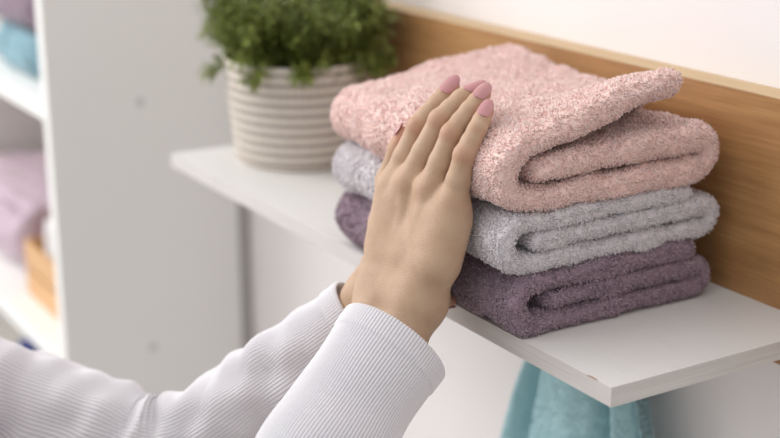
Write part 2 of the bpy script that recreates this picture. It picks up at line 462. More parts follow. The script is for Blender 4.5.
for j in range(nT):
    th = 2*math.pi*j/nT
    for i, (R, z) in enumerate(prof):
        row = z/Hp*rows_; k = int(min(row, rows_-1e-6)); f = row-k
        coil = abs(math.sin(math.pi*row/2))**.6*.0011
        lean = (f-.5)*2.4*(1 if k % 2 else -1)
        stitch = max(0, math.sin(th*64+lean*.9))
        r_ = R+coil+.0013*stitch*math.sin(math.pi*f)**.5
        V.append((r_*math.cos(th), r_*math.sin(th), z))
        s = (1. if k % 4 < 2 else .0+.35*(stitch > .3))
        st.append(s)
Fq = grid_faces(nT, nz+1, True)
# inner wall and soil disc
base = len(V); inner = [(.086, Hp), (.084, Hp-.004), (.083, Hp-.03), (.01, Hp-.031)]
V2 = [(R*math.cos(2*math.pi*j/nT), R*math.sin(2*math.pi*j/nT), z) for j in range(nT) for R, z in [(prof[-1][0], Hp)]+inner]
F2 = grid_faces(nT, 5, True, base)
V3 = [(R*math.cos(2*math.pi*j/nT), R*math.sin(2*math.pi*j/nT), z) for j in range(nT) for R, z in [(prof[0][0], .0), (.004, 0)]]
F3 = grid_faces(nT, 2, True, base+len(V2))[:, ::-1]
bo = link_mesh('woven_pot', np.array(V+V2+V3), np.concatenate([Fq, F2, F3]), M_rope, pot)
a_ = bo.data.attributes.new('strand', 'FLOAT', 'POINT'); a_.data.foreach_set('value', np.array(st+[.8]*(len(V2)+len(V3)), np.float32))
M_soil = mottled('soil', (.06, .04, .025), (.1, .07, .045), 90, .95, .6)
soil = [(R*math.cos(2*math.pi*j/40), R*math.sin(2*math.pi*j/40), z) for j in range(40) for R, z in [(.082, Hp-.02), (.05, Hp-.014), (.001, Hp-.012)]]
link_mesh('soil', soil, grid_faces(40, 3, True), M_soil, pot)
m, t, b = new_mat('leaf_green', srgb(104, 126, 60), .5)
n = noise(t, coords(t), 38, 3); n2 = noise(t, coords(t), 300, 2)
c = ramp(t, n, [(.28, srgb(90, 102, 38)), (.5, srgb(124, 136, 58)), (.72, srgb(164, 174, 92))])
c = mixc(t, .35, c, ramp(t, n2, [(.3, srgb(98, 114, 44)), (.7, srgb(178, 186, 104))]))
t.links.new(c, b.inputs['Base Color']); M_leaf = m
b.inputs['Subsurface Weight'].default_value = .1; b.inputs['Subsurface Radius'].default_value = (.3, .6, .1); b.inputs['Subsurface Scale'].default_value = .003
M_stem = mottled('stem_green', srgb(84, 92, 48), srgb(110, 112, 62), 60, .6, 0)
LV, LF, SV, SF = [], [], [], []
def leaf(p, d, up, L, W):
    d = d.normalized(); s = d.cross(up); s = s.normalized() if s.length > 1e-4 else d.orthogonal().normalized()
    nn = s.cross(d); k = len(LV)
    for q, ww in ((0, .12), (.3, .85), (.62, 1), (.88, .5), (1, .03)):
        cc = p+d*(L*q)-nn*(L*.22*q*q)
        LV.extend([cc-s*(W*ww)+nn*(W*.35*ww), cc, cc+s*(W*ww)+nn*(W*.35*ww)])
    for i in range(4):
        for j in range(2): LF.append((k+i*3+j, k+i*3+j+1, k+i*3+j+4, k+i*3+j+3))
def stem(pts, r0, r1):
    k = len(SV); n = len(pts)
    for i, p in enumerate(pts):
        tg = (pts[min(i+1, n-1)]-pts[max(i-1, 0)]).normalized(); a = tg.orthogonal().normalized(); b3 = tg.cross(a); r = lerp(r0, r1, i/(n-1))
        for q in range(5): SV.append(p+a*(r*math.cos(q*1.2566))+b3*(r*math.sin(q*1.2566)))
    for i in range(n-1):
        for q in range(5): SF.append((k+i*5+q, k+i*5+(q+1) % 5, k+(i+1)*5+(q+1) % 5, k+(i+1)*5+q))
for i in range(620):
    a = random.uniform(0, 2*math.pi); rr = .080*math.sqrt(random.random()); p = Vector((rr*math.cos(a), rr*math.sin(a), Hp-.018))
    el = random.uniform(.0, 1.0)**.8
    out = Vector((math.cos(a+random.gauss(0, .5)), math.sin(a+random.gauss(0, .5)), 0))
    d = (out*(.25+1.1*(1-el)) + Vector((0, 0, .35+1.0*el))).normalized()
    L = random.uniform(.055, .125)*(.8+.4*el)
    if i % 9 == 0: p = Vector((.084*math.cos(a), .084*math.sin(a), Hp-.006)); d = (out*.9+Vector((0, 0, .25))).normalized(); L = random.uniform(.022, .042)
    droop = random.uniform(.1, .5)*(1.15-el); pts = [p.copy()]; q = p.copy(); dd = d.copy(); n_ = 11
    for k in range(n_):
        dd = (dd+Vector((random.gauss(0, .06), random.gauss(0, .06), -droop*.22))).normalized(); q = q+dd*(L/n_); pts.append(q.copy())
    if any(v.y+py > .222 or (v.x*v.x+v.y*v.y)**.5 > .118 for v in pts): 
        pts = [v for v in pts if v.y+py < .222 and (v.x*v.x+v.y*v.y)**.5 < .118]
        if len(pts) < 4: continue
    lo_ = -.030 if i % 7 == 0 else .014
    cut = next((k for k, v in enumerate(pts) if k > 2 and v.z < Hp+(lo_ if math.hypot(v.x, v.y) > .082 else -.012)), len(pts)); pts = pts[:cut]
    if len(pts) < 4: continue
    stem(pts, .0009, .0004)
    n_ = len(pts)-1
    for k in range(2, n_+1):
        tg = (pts[k]-pts[k-1]).normalized()
        for s in range(4):
            ang = s*1.57+k*.8+random.uniform(-.4, .4); o1 = tg.orthogonal().normalized(); o2 = tg.cross(o1)
            ld = (o1*math.cos(ang)+o2*math.sin(ang))*.85+tg*random.uniform(.3, 1.0)+Vector((0, 0, .15))
            if pts[k].y+py > .212 and ld.y > 0: ld.y *= -1
            leaf(pts[k], ld, Vector((0, 0, 1)), random.uniform(.011, .021), random.uniform(.0014, .0023))
fo = link_mesh('foliage', np.array(LV), np.array(LF), M_leaf, pot); fo['kind'] = 'stuff'
so = link_mesh('stems', np.array(SV), np.array(SF), M_stem, pot); so['kind'] = 'stuff'

# ------------------------------------------------------------------ things in the cabinet
def simple_towel(name, mat, label, x0, x1, yF, yB, z0, H, seed, cull=None):
    def ln(t): return trifold(yF+.006*math.sin(t*5+seed), yB, z0, H, yB-.015, yF+.02, t)
    return folded_towel(name, mat, label, ln, lambda t, s: H/6*.97, x0, x1, ((x0+x1)/2, (yF+yB)/2, z0), seed, nx=60, ns=110, amp=.003, hem=0,
                 floor=z0,
                 cull=cull or (lambda c: c[:, 0] > x1-.2), length=.004, step=.0042)
G2 = 'folded towels on the upper cabinet shelf'
o = simple_towel('folded_towel', M_blue, 'pale blue folded towel lying on the upper cabinet shelf under the plum one', -1.60, -1.212, .003, .2, .0035, .066, 41); o['group'] = G2
o = simple_towel('folded_towel', M_plum, 'plum purple folded towel lying on the pale blue one in the cabinet', -1.62, -1.214, .012, .2, .0705, .066, 47); o['group'] = G2
simple_towel('folded_towel', M_lilac, 'large lilac folded cloth on the middle cabinet shelf beside the tan box', -2.03, -1.60, .02, .205, -.3955, .13, 53, cull=lambda c: c[:, 0] > -1.8)
# tan wooden crate
M_tan = oak('tan_wood', (srgb(226, 180, 128), srgb(220, 172, 118), srgb(206, 156, 102)), False)
crate = tag(empty('storage_crate', (-1.41, .09, -.397)), 'small tan wooden slatted crate on the middle cabinet shelf', 'crate')
cx0, cx1, cy0, cy1, cz = -1.530, -1.290, .000, .19, -.3968
box('base', (cx0+.004, cy0+.004, cz+.0005), (cx1-.004, cy1-.004, cz+.008), M_tan, crate, .0008)
for zz in (.0, .052):
    box('front_slat', (cx0, cy0, cz+zz+.001), (cx1, cy0+.006, cz+zz+.046), M_tan, crate, .0012)
    box('back_slat', (cx0, cy1-.006, cz+zz+.001), (cx1, cy1, cz+zz+.046), M_tan, crate, .0012)
    box('side_slat', (cx0, cy0+.006, cz+zz+.001), (cx0+.006, cy1-.006, cz+zz+.046), M_tan, crate, .0012)
    box('side_slat', (cx1-.006, cy0+.006, cz+zz+.001), (cx1, cy1-.006, cz+zz+.046), M_tan, crate, .0012)
for x in (cx0+.006, cx1-.012):
    for y in (cy0+.006, cy1-.012): box('corner_post', (x, y, cz+.008), (x+.006, y+.006, cz+.096), M_tan, crate, .0006)
def lathe(name, prof, mat, parent, n=40, off=(0, 0, 0)):
    V = [(off[0]+R*math.cos(2*math.pi*j/n), off[1]+R*math.sin(2*math.pi*j/n), off[2]+z) for j in range(n) for R, z in prof]
    return link_mesh(name, V, grid_faces(n, len(prof), True), mat, parent)
M_white = mottled('white_plastic', srgb(243, 240, 238), srgb(240, 237, 235), 10, .35, 0)
M_bluecap, _t, _b = new_mat('blue_plastic', srgb(34, 52, 130), .35)
_t.links.new(ramp(_t, noise(_t, coords(_t), 40), [(.3, srgb(30, 48, 124)), (.7, srgb(40, 58, 138))]), _b.inputs['Base Color'])
M_green = mottled('pale_green_liquid', srgb(178, 206, 190), srgb(168, 198, 182), 20, .25, 0)
jar = tag(empty('rolled_washcloth', (-1.432, .0365, -.3885)), 'rolled white washcloth standing in the tan crate', 'washcloth')
pr = [(.001, .0)]+[(.026, .002), (.028, .01), (.0285, .05), (.028, .125), (.027, .138), (.023, .145), (.019, .147), (.018, .142), (.016, .147), (.010, .148), (.008, .142), (.006, .147), (.001, .147)]
lathe('roll', pr, terry('white_terry', srgb(244, 241, 240), srgb(232, 228, 228), srgb(250, 248, 247)), jar)
bt = tag(empty('detergent_bottle', (-1.530, -.004, -.8158)), 'pale green bottle with a dark blue cap on the lowest cabinet shelf', 'bottle')
lathe('bottle_body', [(.001, 0), (.038, .001), (.042, .006), (.043, .05), (.043, .2), (.042, .235), (.036, .262), (.024, .280), (.017, .286), (.016, .298), (.001, .298)], M_green, bt)
lathe('cap', [(.016, .288), (.0205, .289), (.021, .294), (.0205, .322), (.019, .328), (.012, .331), (.001, .3315)], M_bluecap, bt)

# ------------------------------------------------------------------ teal towel hanging under the shelf
hk = tag(empty('wall_hook', (-.272, .232, -.036)), 'small steel hook screwed to the oak board under the shelf, holding the teal towel', 'hook')
def tube(name, pts, r, mat, parent, n=10):
    pts = [Vector(p) for p in pts]; V = []; 
    for i, p in enumerate(pts):
        tg = (pts[min(i+1, len(pts)-1)]-pts[max(i-1, 0)]).normalized(); a = tg.cross(Vector((1, .01, 0))).normalized(); b3 = tg.cross(a)
        rr = r if 0 < i < len(pts)-1 else r*.6
        for q in range(n): V.append(p+a*(rr*math.cos(2*math.pi*q/n))+b3*(rr*math.sin(2*math.pi*q/n)))
    Fs = [(i*n+q, i*n+(q+1) % n, (i+1)*n+(q+1) % n, (i+1)*n+q) for i in range(len(pts)-1) for q in range(n)]
    Fs += [tuple(range(n)), tuple(range((len(pts)-1)*n, len(pts)*n))]
    return link_mesh(name, rel(parent, [tuple(v) for v in V]), Fs, mat, parent)
disc('hook_plate', (-.272, .2328, -.034), (0, -1, 0), .011, .003, M_metal, hk)
tube('hook_arm', [(-.272, .231, -.034), (-.272, .220, -.036), (-.272, .208, -.042), (-.272, .199, -.046), (-.272, .194, -.040), (-.272, .193, -.032)], .0022, M_metal, hk)
ht = tag(empty('hanging_towel', (-.272, .215, -.25)), 'teal terry towel hanging in folds below the shelf', 'towel')
nU, nV = 420, 190
U = np.linspace(0, 1, nU, endpoint=False); Vv = np.linspace(0, 1, nV)
UU, VV = np.meshgrid(U, Vv, indexing='ij')
z = -.046-.52*VV
spread = sm(-.35, .62, VV)
wx = .020+.098*spread+.03*VV
th = 2*np.pi*UU
fold = np.sin(th*5+.6+.5*VV)*.2+np.sin(th*8+2.0-.6*VV)*.12+np.sin(th*3+1.1)*.2
X = -.275+(wx*(1+.05*fold))*np.cos(th)-.012*VV
Y = .200-.0*VV+(.020+.010*spread)*np.sin(th)+np.where(np.sin(th) < 0, 1, .35)*fold*.017*np.clip(spread*1.3, .25, 1)
# deep pleats in front
for x0_, a0, w0 in ((-.336, .036, .012), (-.222, .030, .007), (-.195, .016, .010), (-.372, .010, .006), (-.262, -.008, .020)):
    xx = -.275+(x0_+.275)*(.42+1.0*spread)
    Y += np.where(np.sin(th) < 0, 1, 0)*a0*np.exp(-((X-xx)/w0)**2)
Y = np.minimum(Y, .2615); Y = np.where(z > -.054, np.minimum(Y, .2305), Y)
Y = np.where(z > -.075, np.minimum(Y, .230), Y)
Z = z + .004*np.sin(th*3)*VV
TV = np.stack([X, Y, Z], -1).reshape(-1, 3)
TV += (Noise(.02, 12, 3)(TV)*.0004)[:, None]*np.array([.3, -1, 0])
TV[:, 1] = np.minimum(TV[:, 1], .2625)
Fq = grid_faces(nU, nV, True)
Wt = rel(ht, TV)
cl_ = link_mesh('cloth', Wt, Fq, M_teal, ht)
ta = cl_.data.attributes.new('tone', 'FLOAT', 'POINT'); ta.data.foreach_set('value', np.full(len(Wt), .25, np.float32))
ct = TV[Fq].mean(1)
terry_pile(Wt, Fq, (ct[:, 1] < .235) & (ct[:, 2] > -.36) & (ct[:, 2] < -.1), 'terry_pile', M_teal, ht, step=.0021, length=.0022, seed=71)

# ------------------------------------------------------------------ the person: hands, arms, ribbed top
import openvdb as vdb
def A(*p): return np.array(p, float)
class SDF:
    """distance field on a regular grid, built from tapered capsules with smooth unions"""
    def __init__(s, lo, hi, h):
        s.h = h; s.lo = np.array(lo, float); s.n = np.ceil((np.array(hi)-s.lo)/h).astype(int)+1
        s.ax = [(s.lo[i]+h*np.arange(s.n[i])).astype(np.float32) for i in range(3)]
    def new(s): return np.full(s.n, 1.0, np.float32)
    def sub(s, a, b, pad):
        mn = np.minimum(a, b)-pad; mx = np.maximum(a, b)+pad
        i0 = np.clip(np.floor((mn-s.lo)/s.h).astype(int), 0, s.n-1); i1 = np.clip(np.ceil((mx-s.lo)/s.h).astype(int)+1, 1, s.n)
        sl = tuple(slice(i0[k], i1[k]) for k in range(3))
        return sl, np.meshgrid(*[s.ax[k][sl[k]] for k in range(3)], indexing='ij', sparse=True)
    def cap(s, F, a, b, ra, rb, k, flat=None):
        a = np.array(a, float); b = np.array(b, float); pad = max(ra, rb)+max(.02, 3*k)
        sl, (x, y, z) = s.sub(a, b, pad)
        d = b-a; L = float(d@d)+1e-12
        t = np.clip(((x-a[0])*d[0]+(y-a[1])*d[1]+(z-a[2])*d[2])/L, 0, 1)
        px_, py_, pz_ = x-a[0]-t*d[0], y-a[1]-t*d[1], z-a[2]-t*d[2]
        if flat is not None:      # flat = (unit direction, factor): thinner along that direction
            n_, f_ = flat; q = px_*n_[0]+py_*n_[1]+pz_*n_[2]; e = q*(1/f_-1)
            px_, py_, pz_ = px_+e*n_[0], py_+e*n_[1], pz_+e*n_[2]
        dist = np.sqrt(px_**2+py_**2+pz_**2)-(ra+(rb-ra)*t)
        F[sl] = smin(F[sl], dist.astype(np.float32), k)
    def mesh(s, F):
        g = vdb.FloatGrid(); g.background = float(s.h*3)
        g.copyFromArray(np.clip(F, -s.h*3, s.h*3).astype(np.float64))
        P, Qd = g.convertToQuads(0.0)
        return P*s.h+s.lo, Qd
def smin(a, b, k):
    if k <= 0: return np.minimum(a, b)
    hh = np.maximum(k-np.abs(a-b), 0)/k
    return np.minimum(a, b)-hh*hh*k*.25

view = A(.80, -.54, .29); view /= np.linalg.norm(view)
def build_hand(fingers, palm, thumb, flatdir, back, lo, hi, h=.0009):
    S = SDF(lo, hi, h); pal = S.new(); fin = S.new()
    for a, b, ra, rb in palm: S.cap(pal, a, b, ra, rb, .016, (flatdir, .86))
    for f in fingers:
        one = S.new()
        for i in range(len(f)-1):
            (p, r), (q, r2) = f[i], f[i+1]
            mid = (p+q)/2; rm = (r+r2)/2*1.0
            S.cap(one, p, mid, r, rm, .0025); S.cap(one, mid, q, rm, r2, .0025)
            if i == 1: S.cap(one, p+flatdir*r*.14, p+flatdir*r*.14+(q-p)*.02, r*.9, r*.9, .004)
        fin = smin(fin, one, .0012)
    th = S.new()
    for i in range(len(thumb)-1):
        (p, r), (q, r2) = thumb[i], thumb[i+1]; S.cap(th, p, q, r, r2, .005)
    F = smin(smin(pal, fin, .0075), th, .005)
    return S, F, back

# right hand, its back to the camera, fingers laid over the front of the pink towel
rI = [(A(-0.2336, -0.0500, 0.1090), .0112), (A(-0.2230, -0.0310, 0.1600), .0089), (A(-0.2203, -0.0140, 0.1782), .0080), (A(-0.2219, 0.0020, 0.1916), .0068)]
rM = [(A(-0.2114, -0.0470, 0.1173), .0112), (A(-0.1959, -0.0270, 0.1707), .0090), (A(-0.1951, -0.0070, 0.1862), .0080), (A(-0.1938, 0.0080, 0.1924), .0068)]
rR = [(A(-0.1839, -0.0440, 0.1173), .0110), (A(-0.1766, -0.0280, 0.1630), .0089), (A(-0.1761, -0.0110, 0.1809), .0080), (A(-0.1809, 0.0050, 0.1916), .0068)]
rP = [(A(-0.1604, -0.0380, 0.1086), .0112), (A(-0.1547, -0.0300, 0.1504), .0090), (A(-0.1558, -0.0180, 0.1692), .0077), (A(-0.1622, -0.0050, 0.1820), .0066)]
wl, wr_ = A(-0.2155, -0.0700, 0.0231), A(-0.1714, -0.0620, 0.0281)
palm = [(wl, rI[0][0], .0165, .0130), (wl, rM[0][0], .0165, .0125), (wr_, rR[0][0], .0175, .0125), (wr_, rP[0][0], .0185, .0135),
        (wl, wr_, .018, .018), (A(-0.2319, -0.0580, 0.0583), A(-0.2239, -0.0500, 0.0991), .0155, .013), (A(-0.1559, -0.0520, 0.0638), A(-0.1571, -0.0400, 0.0955), .0175, .0155),
        (A(-0.1951, -0.0540, 0.0590), A(-0.2097, -0.0430, 0.0971), .016, .013), ((wl+wr_)/2, A(-0.1937, -0.0530, 0.0680), .0185, .016),
        (wl, A(-0.1974, -0.1013, -0.0079), .018, .020), (wr_, A(-0.1633, -0.0892, -0.0074), .0185, .0205), (A(-0.1974, -0.1013, -0.0079), A(-0.1592, -0.1809, -0.0630), .020, .026),
        (A(-0.1633, -0.0892, -0.0074), A(-0.1365, -0.1664, -0.0676), .0205, .027)]
thumb = [(A(-0.2303, -0.0520, 0.0334), .016), (A(-0.2633, -0.0400, 0.0651), .0135), (A(-0.2631, -0.0360, 0.1055), .0102), (A(-0.2515, -0.0320, 0.1360), .0088), (A(-0.2459, -0.0305, 0.1493), .0066)]
fl = A(.55, -.80, .25); fl /= np.linalg.norm(fl)
S1, F1, _ = build_hand([rI, rM, rR, rP], palm, thumb, fl, fl, (-.33, -.26, -.13), (-.10, .055, .205))
# tendons and knuckles on the back of the hand
for f, w0 in ((rI, wl), (rM, wl*.6+wr_*.4), (rR, wl*.35+wr_*.65), (rP, wr_)):
    m_ = f[0][0]; S1.cap(F1, m_+fl*.0060, m_+fl*.0060+(f[1][0]-m_)*.05, .0054, .0054, .008)
    S1.cap(F1, m_+fl*.0075, m_*.35+w0*.65+fl*.0088, .0030, .0022, .0055)
V1, Q1 = S1.mesh(F1)

# left hand, mostly behind the right one, palm on the towels, thumb out to the right
lw = A(-0.2499, -0.0655, 0.0051); lw2 = A(-0.2347, -0.0564, -0.0048)
lP = [(A(-0.2700, -0.0360, 0.0599), .0095), (A(-0.2580, -0.0340, 0.0919), .0080), (A(-0.2530, -0.0320, 0.1090), .0072), (A(-0.2465, -0.0310, 0.1228), .0062)]
lR = [(A(-0.2481, -0.0350, 0.0692), .0095), (A(-0.2320, -0.0340, 0.1071), .0082), (A(-0.2258, -0.0320, 0.1258), .0074), (A(-0.2212, -0.0300, 0.1387), .0064)]
lM = [(A(-0.2253, -0.0340, 0.0732), .0095), (A(-0.2100, -0.0330, 0.1104), .0082), (A(-0.2041, -0.0310, 0.1296), .0074), (A(-0.1998, -0.0300, 0.1416), .0064)]
lI = [(A(-0.2048, -0.0310, 0.0710), .0095), (A(-0.1931, -0.0300, 0.1036), .0080), (A(-0.1874, -0.0290, 0.1220), .0073), (A(-0.1832, -0.0290, 0.1349), .0063)]
palm2 = [(lw, lP[0][0], .0145, .0095), (lw, lR[0][0], .0140, .0095), (lw2, lM[0][0], .0135, .0095), (lw2, lI[0][0], .0135, .0100), (lw, lw2, .0165, .0165),
         (lw, A(-0.2666, -0.0775, -0.0271), .0175, .020), (lw2, A(-0.2515, -0.0638, -0.0323), .0165, .020), (A(-0.2666, -0.0775, -0.0271), A(-0.3038, -0.1200, -0.0714), .020, .025), (A(-0.2515, -0.0638, -0.0323), A(-0.2939, -0.1102, -0.0826), .020, .025)]
thumb2 = [(A(-0.2238, -0.0600, 0.0186), .0135), (A(-0.2074, -0.0420, 0.0203), .0115), (A(-0.1975, -0.0260, 0.0149), .0085), (A(-0.2021, -0.0105, 0.0086), .0060)]
S2, F2, _ = build_hand([lP, lR, lM, lI], palm2, thumb2, fl, fl, (-.37, -.19, -.11), (-.17, .02, .16))
V2, Q2 = S2.mesh(F2)

# arms, shoulders, neck and head of the same figure (covered by the clothes or beyond the frame)
RE, LE = A(-.1037, -.2516, -.1168), A(-.370, -.205, -.158)
RS, LS = A(-.30, -.50, -.10), A(-.585, -.40, -.100)
chest = (RS+LS)/2+A(.0, -.0, -.03); neck = (RS+LS)/2+A(-.01, -.02, .055); head = neck+A(.015, .03, .135)
S3 = SDF((-.80, -.72, -.72), (.02, -.05, .36), .005); F3 = S3.new()
def c3(a, b, ra, rb, k=.03): S3.cap(F3, a, b, ra, rb, k)
c3(A(-0.1446, -0.1798, -0.0676), RE, .024, .033); c3(RE, RS, .034, .043)
EL = A(-0.3408, -0.1639, -0.1187)*.2+A(-0.3798, -0.2088, -0.1621)*.6+(LE*.7+LS*.3)*.2
c3(A(-0.2992, -0.1154, -0.0765), EL, .023, .021); c3(EL, LS, .021, .040)
c3(RS*.8+LS*.2, LS*.8+RS*.2, .050, .050, .05); c3(chest, chest+A(0, 0, -.16), .080, .072, .05)
for s_ in (.30, .70): c3(RS*s_+LS*(1-s_)+A(0, 0, -.03), RS*s_*.95+LS*(1-s_*.95)+A(0, 0, -.25), .075, .060, .05)
c3(chest+A(0, 0, -.2), chest+A(0, 0, -.42), .085, .105, .05)
for s_ in (.36, .64): c3(RS*s_+LS*(1-s_)+A(0, 0, -.33), RS*s_+LS*(1-s_)+A(0, 0, -.50), .085, .095, .05)
c3(neck+A(0, 0, -.05), neck+A(.01, .02, .07), .046, .040, .03)
fw = A(.45, .89, 0.0)                      # the way the face looks
sd = A(.89, -.45, 0.0)
c3(head+A(0, 0, .015)-fw*.012, head+A(0, 0, .02)+fw*.012, .073, .070, .02)
c3(head+fw*.022+A(0, 0, -.040), head+fw*.034+A(0, 0, -.062), .046, .026, .03)
c3(head+fw*.078+A(0, 0, .005), head+fw*.094+A(0, 0, -.020), .006, .011, .012)      # nose
c3(head+fw*.068+sd*.016+A(0, 0, -.044), head+fw*.068-sd*.016+A(0, 0, -.044), .006, .006, .008)  # lips
for s_ in (-1, 1):
    c3(head+sd*s_*.072+A(0, 0, .008), head+sd*s_*.076+A(0, 0, -.018), .013, .008, .008)   # ears
    c3(head+fw*.068+sd*s_*.030+A(0, 0, .012), head+fw*.068+sd*s_*.031+A(0, 0, .012), .010, .010, .006)
V3, Q3 = S3.mesh(F3)

person = tag(empty('person', (-.44, -.46, -.50)), 'person in a white ribbed long-sleeved top patting the towel stack with both hands', 'person')
VA = np.concatenate([V1, V2, V3]); QA = np.concatenate([Q1, Q2+len(V1), Q3+len(V1)+len(V2)])
n3 = A(*np.cross(VA[QA[0]][2]-VA[QA[0]][0], VA[QA[0]][3]-VA[QA[0]][1]))
bm_ = link_mesh('body', rel(person, VA), QA, M_skin, person)
import bmesh as _bm
b_ = _bm.new(); b_.from_mesh(bm_.data); _bm.ops.recalc_face_normals(b_, faces=b_.faces); b_.to_mesh(bm_.data); b_.free()
sm_ = bm_.modifiers.new('smooth', 'SMOOTH'); sm_.iterations = 3; sm_.factor = .5
# redder skin at the knuckles and fingertips
fl_v = np.zeros(len(VA))
for f in (rI, rM, rR, rP):
    for (p, r), amp_, rad_ in zip(f, (.32, .62, .25, .5), (.011, .0085, .006, .008)):
        fl_v = np.maximum(fl_v, amp_*np.exp(-(((VA-p)**2).sum(1)-r*r).clip(0)/rad_**2*1.2-((np.linalg.norm(VA-(p+fl*r), axis=1))/rad_)**2*.7))
    tip = f[-1][0]; fl_v = np.maximum(fl_v, .55*np.exp(-(np.linalg.norm(VA-tip, axis=1)/.010)**2))
for p in (thumb[-1][0], thumb2[-1][0]): fl_v = np.maximum(fl_v, .75*np.exp(-(np.linalg.norm(VA-p, axis=1)/.014)**2))
at = bm_.data.attributes.new('flush', 'FLOAT', 'POINT')
at.data.foreach_set('value', fl_v[:len(bm_.data.vertices)].astype(np.float32))

def nail(p0, p1, r, up, L, W, name='fingernail', grow=.0013):
    """curved oval nail plate lying on the back of a fingertip"""
    t_ = (p1-p0)/np.linalg.norm(p1-p0); n_ = up-(up@t_)*t_; n_ /= np.linalg.norm(n_); s_ = np.cross(t_, n_)
    tip = p1+t_*(r*1.0+.0022); nu, nv = 15, 17; V = []
    for lay in (0, 1):
        for i in range(nu):
            for j in range(nv):
                v = j/(nv-1); u = -1+2*i/(nu-1)
                x = v*2-1; w_ = W/2*max(.03, (1-abs(x)**(3.2 if x < 0 else 2.4)))**.5
                ang = u*w_/r*1.0; lift_ = r*.985+.0007+grow*(1-v)+.0003*math.sin(v*math.pi)-(0.0006 if lay else 0)
                dn = .0022*v**2.2
                c_ = tip-t_*L*(1-v)-t_*(0) - n_*dn
                V.append(c_+s_*(math.sin(ang)*lift_)+n_*(math.cos(ang)*lift_))
    n1 = nu*nv; Fs = []
    for i in range(nu-1):
        for j in range(nv-1):
            a, b2, c2, d2 = i*nv+j, (i+1)*nv+j, (i+1)*nv+j+1, i*nv+j+1
            Fs += [(a, b2, c2, d2), (n1+d2, n1+c2, n1+b2, n1+a)]
    ring = [i*nv for i in range(nu)]+[(nu-1)*nv+j for j in range(1, nv)]+[i*nv+nv-1 for i in range(nu-2, -1, -1)]+[j for j in range(nv-2, 0, -1)]
    for k in range(len(ring)):
        a, b2 = ring[k], ring[(k+1) % len(ring)]; Fs.append((a, n1+a, n1+b2, b2))
    o = link_mesh(name, rel(person, V), Fs, M_nail, bm_); o['label'] = 'mauve polished fingernail'
    return o
upn = A(.42, -.50, .76)
for f, ln_, wd, uu in ((rI, .0215, .0112, A(.60, -.42, .72)), (rM, .0205, .0110, A(.35, -.5, .78)), (rR, .0205, .0110, A(.62, -.42, .68)), (rP, .0190, .0102, A(.68, -.45, .62))):
    nail(f[-2][0], f[-1][0], f[-1][1], uu/np.linalg.norm(uu), ln_, wd)
nail(thumb[-2][0], thumb[-1][0], thumb[-1][1], A(-.75, -.62, .1), .012, .011)
nail(thumb2[-2][0], thumb2[-1][0], thumb2[-1][1], A(.1, -.5, -.85), .011, .010)
for f in (lP, lR, lM, lI): nail(f[-2][0], f[-1][0], f[-1][1], fl, .012, .0095)

# ---- ribbed top: trunk, two sleeves with cuffs
S4 = SDF((-.86, -.78, -.72), (.05, -.10, .12), .006); F4 = S4.new()
def c4(a, b, ra, rb, k=.03): S4.cap(F4, a, b, ra, rb, k)
c4(RS*.8+LS*.2, LS*.8+RS*.2, .057, .057, .05); c4(chest, chest+A(0, 0, -.16), .088, .080, .05)
for s_ in (.30, .70): c4(RS*s_+LS*(1-s_)+A(0, 0, -.03), RS*s_*.95+LS*(1-s_*.95)+A(0, 0, -.25), .083, .068, .05)
c4(chest+A(0, 0, -.2), chest+A(0, 0, -.42), .093, .113, .05)
for s_ in (.36, .64): c4(RS*s_+LS*(1-s_)+A(0, 0, -.33), RS*s_+LS*(1-s_)+A(0, 0, -.505), .093, .104, .05)
c4(RS, RS*.95+LS*.05, .052, .052, .03); c4(LS, LS*.95+RS*.05, .052, .052, .03)
V4, Q4 = S4.mesh(F4)
shirt = link_mesh('shirt', rel(person, V4), Q4, M_shirt, person)
b_ = _bm.new(); b_.from_mesh(shirt.data); _bm.ops.recalc_face_normals(b_, faces=b_.faces); b_.to_mesh(shirt.data); b_.free()
at = shirt.data.attributes.new('rib', 'FLOAT', 'POINT'); at.data.foreach_set('value', np.ones(len(shirt.data.vertices), np.float32))

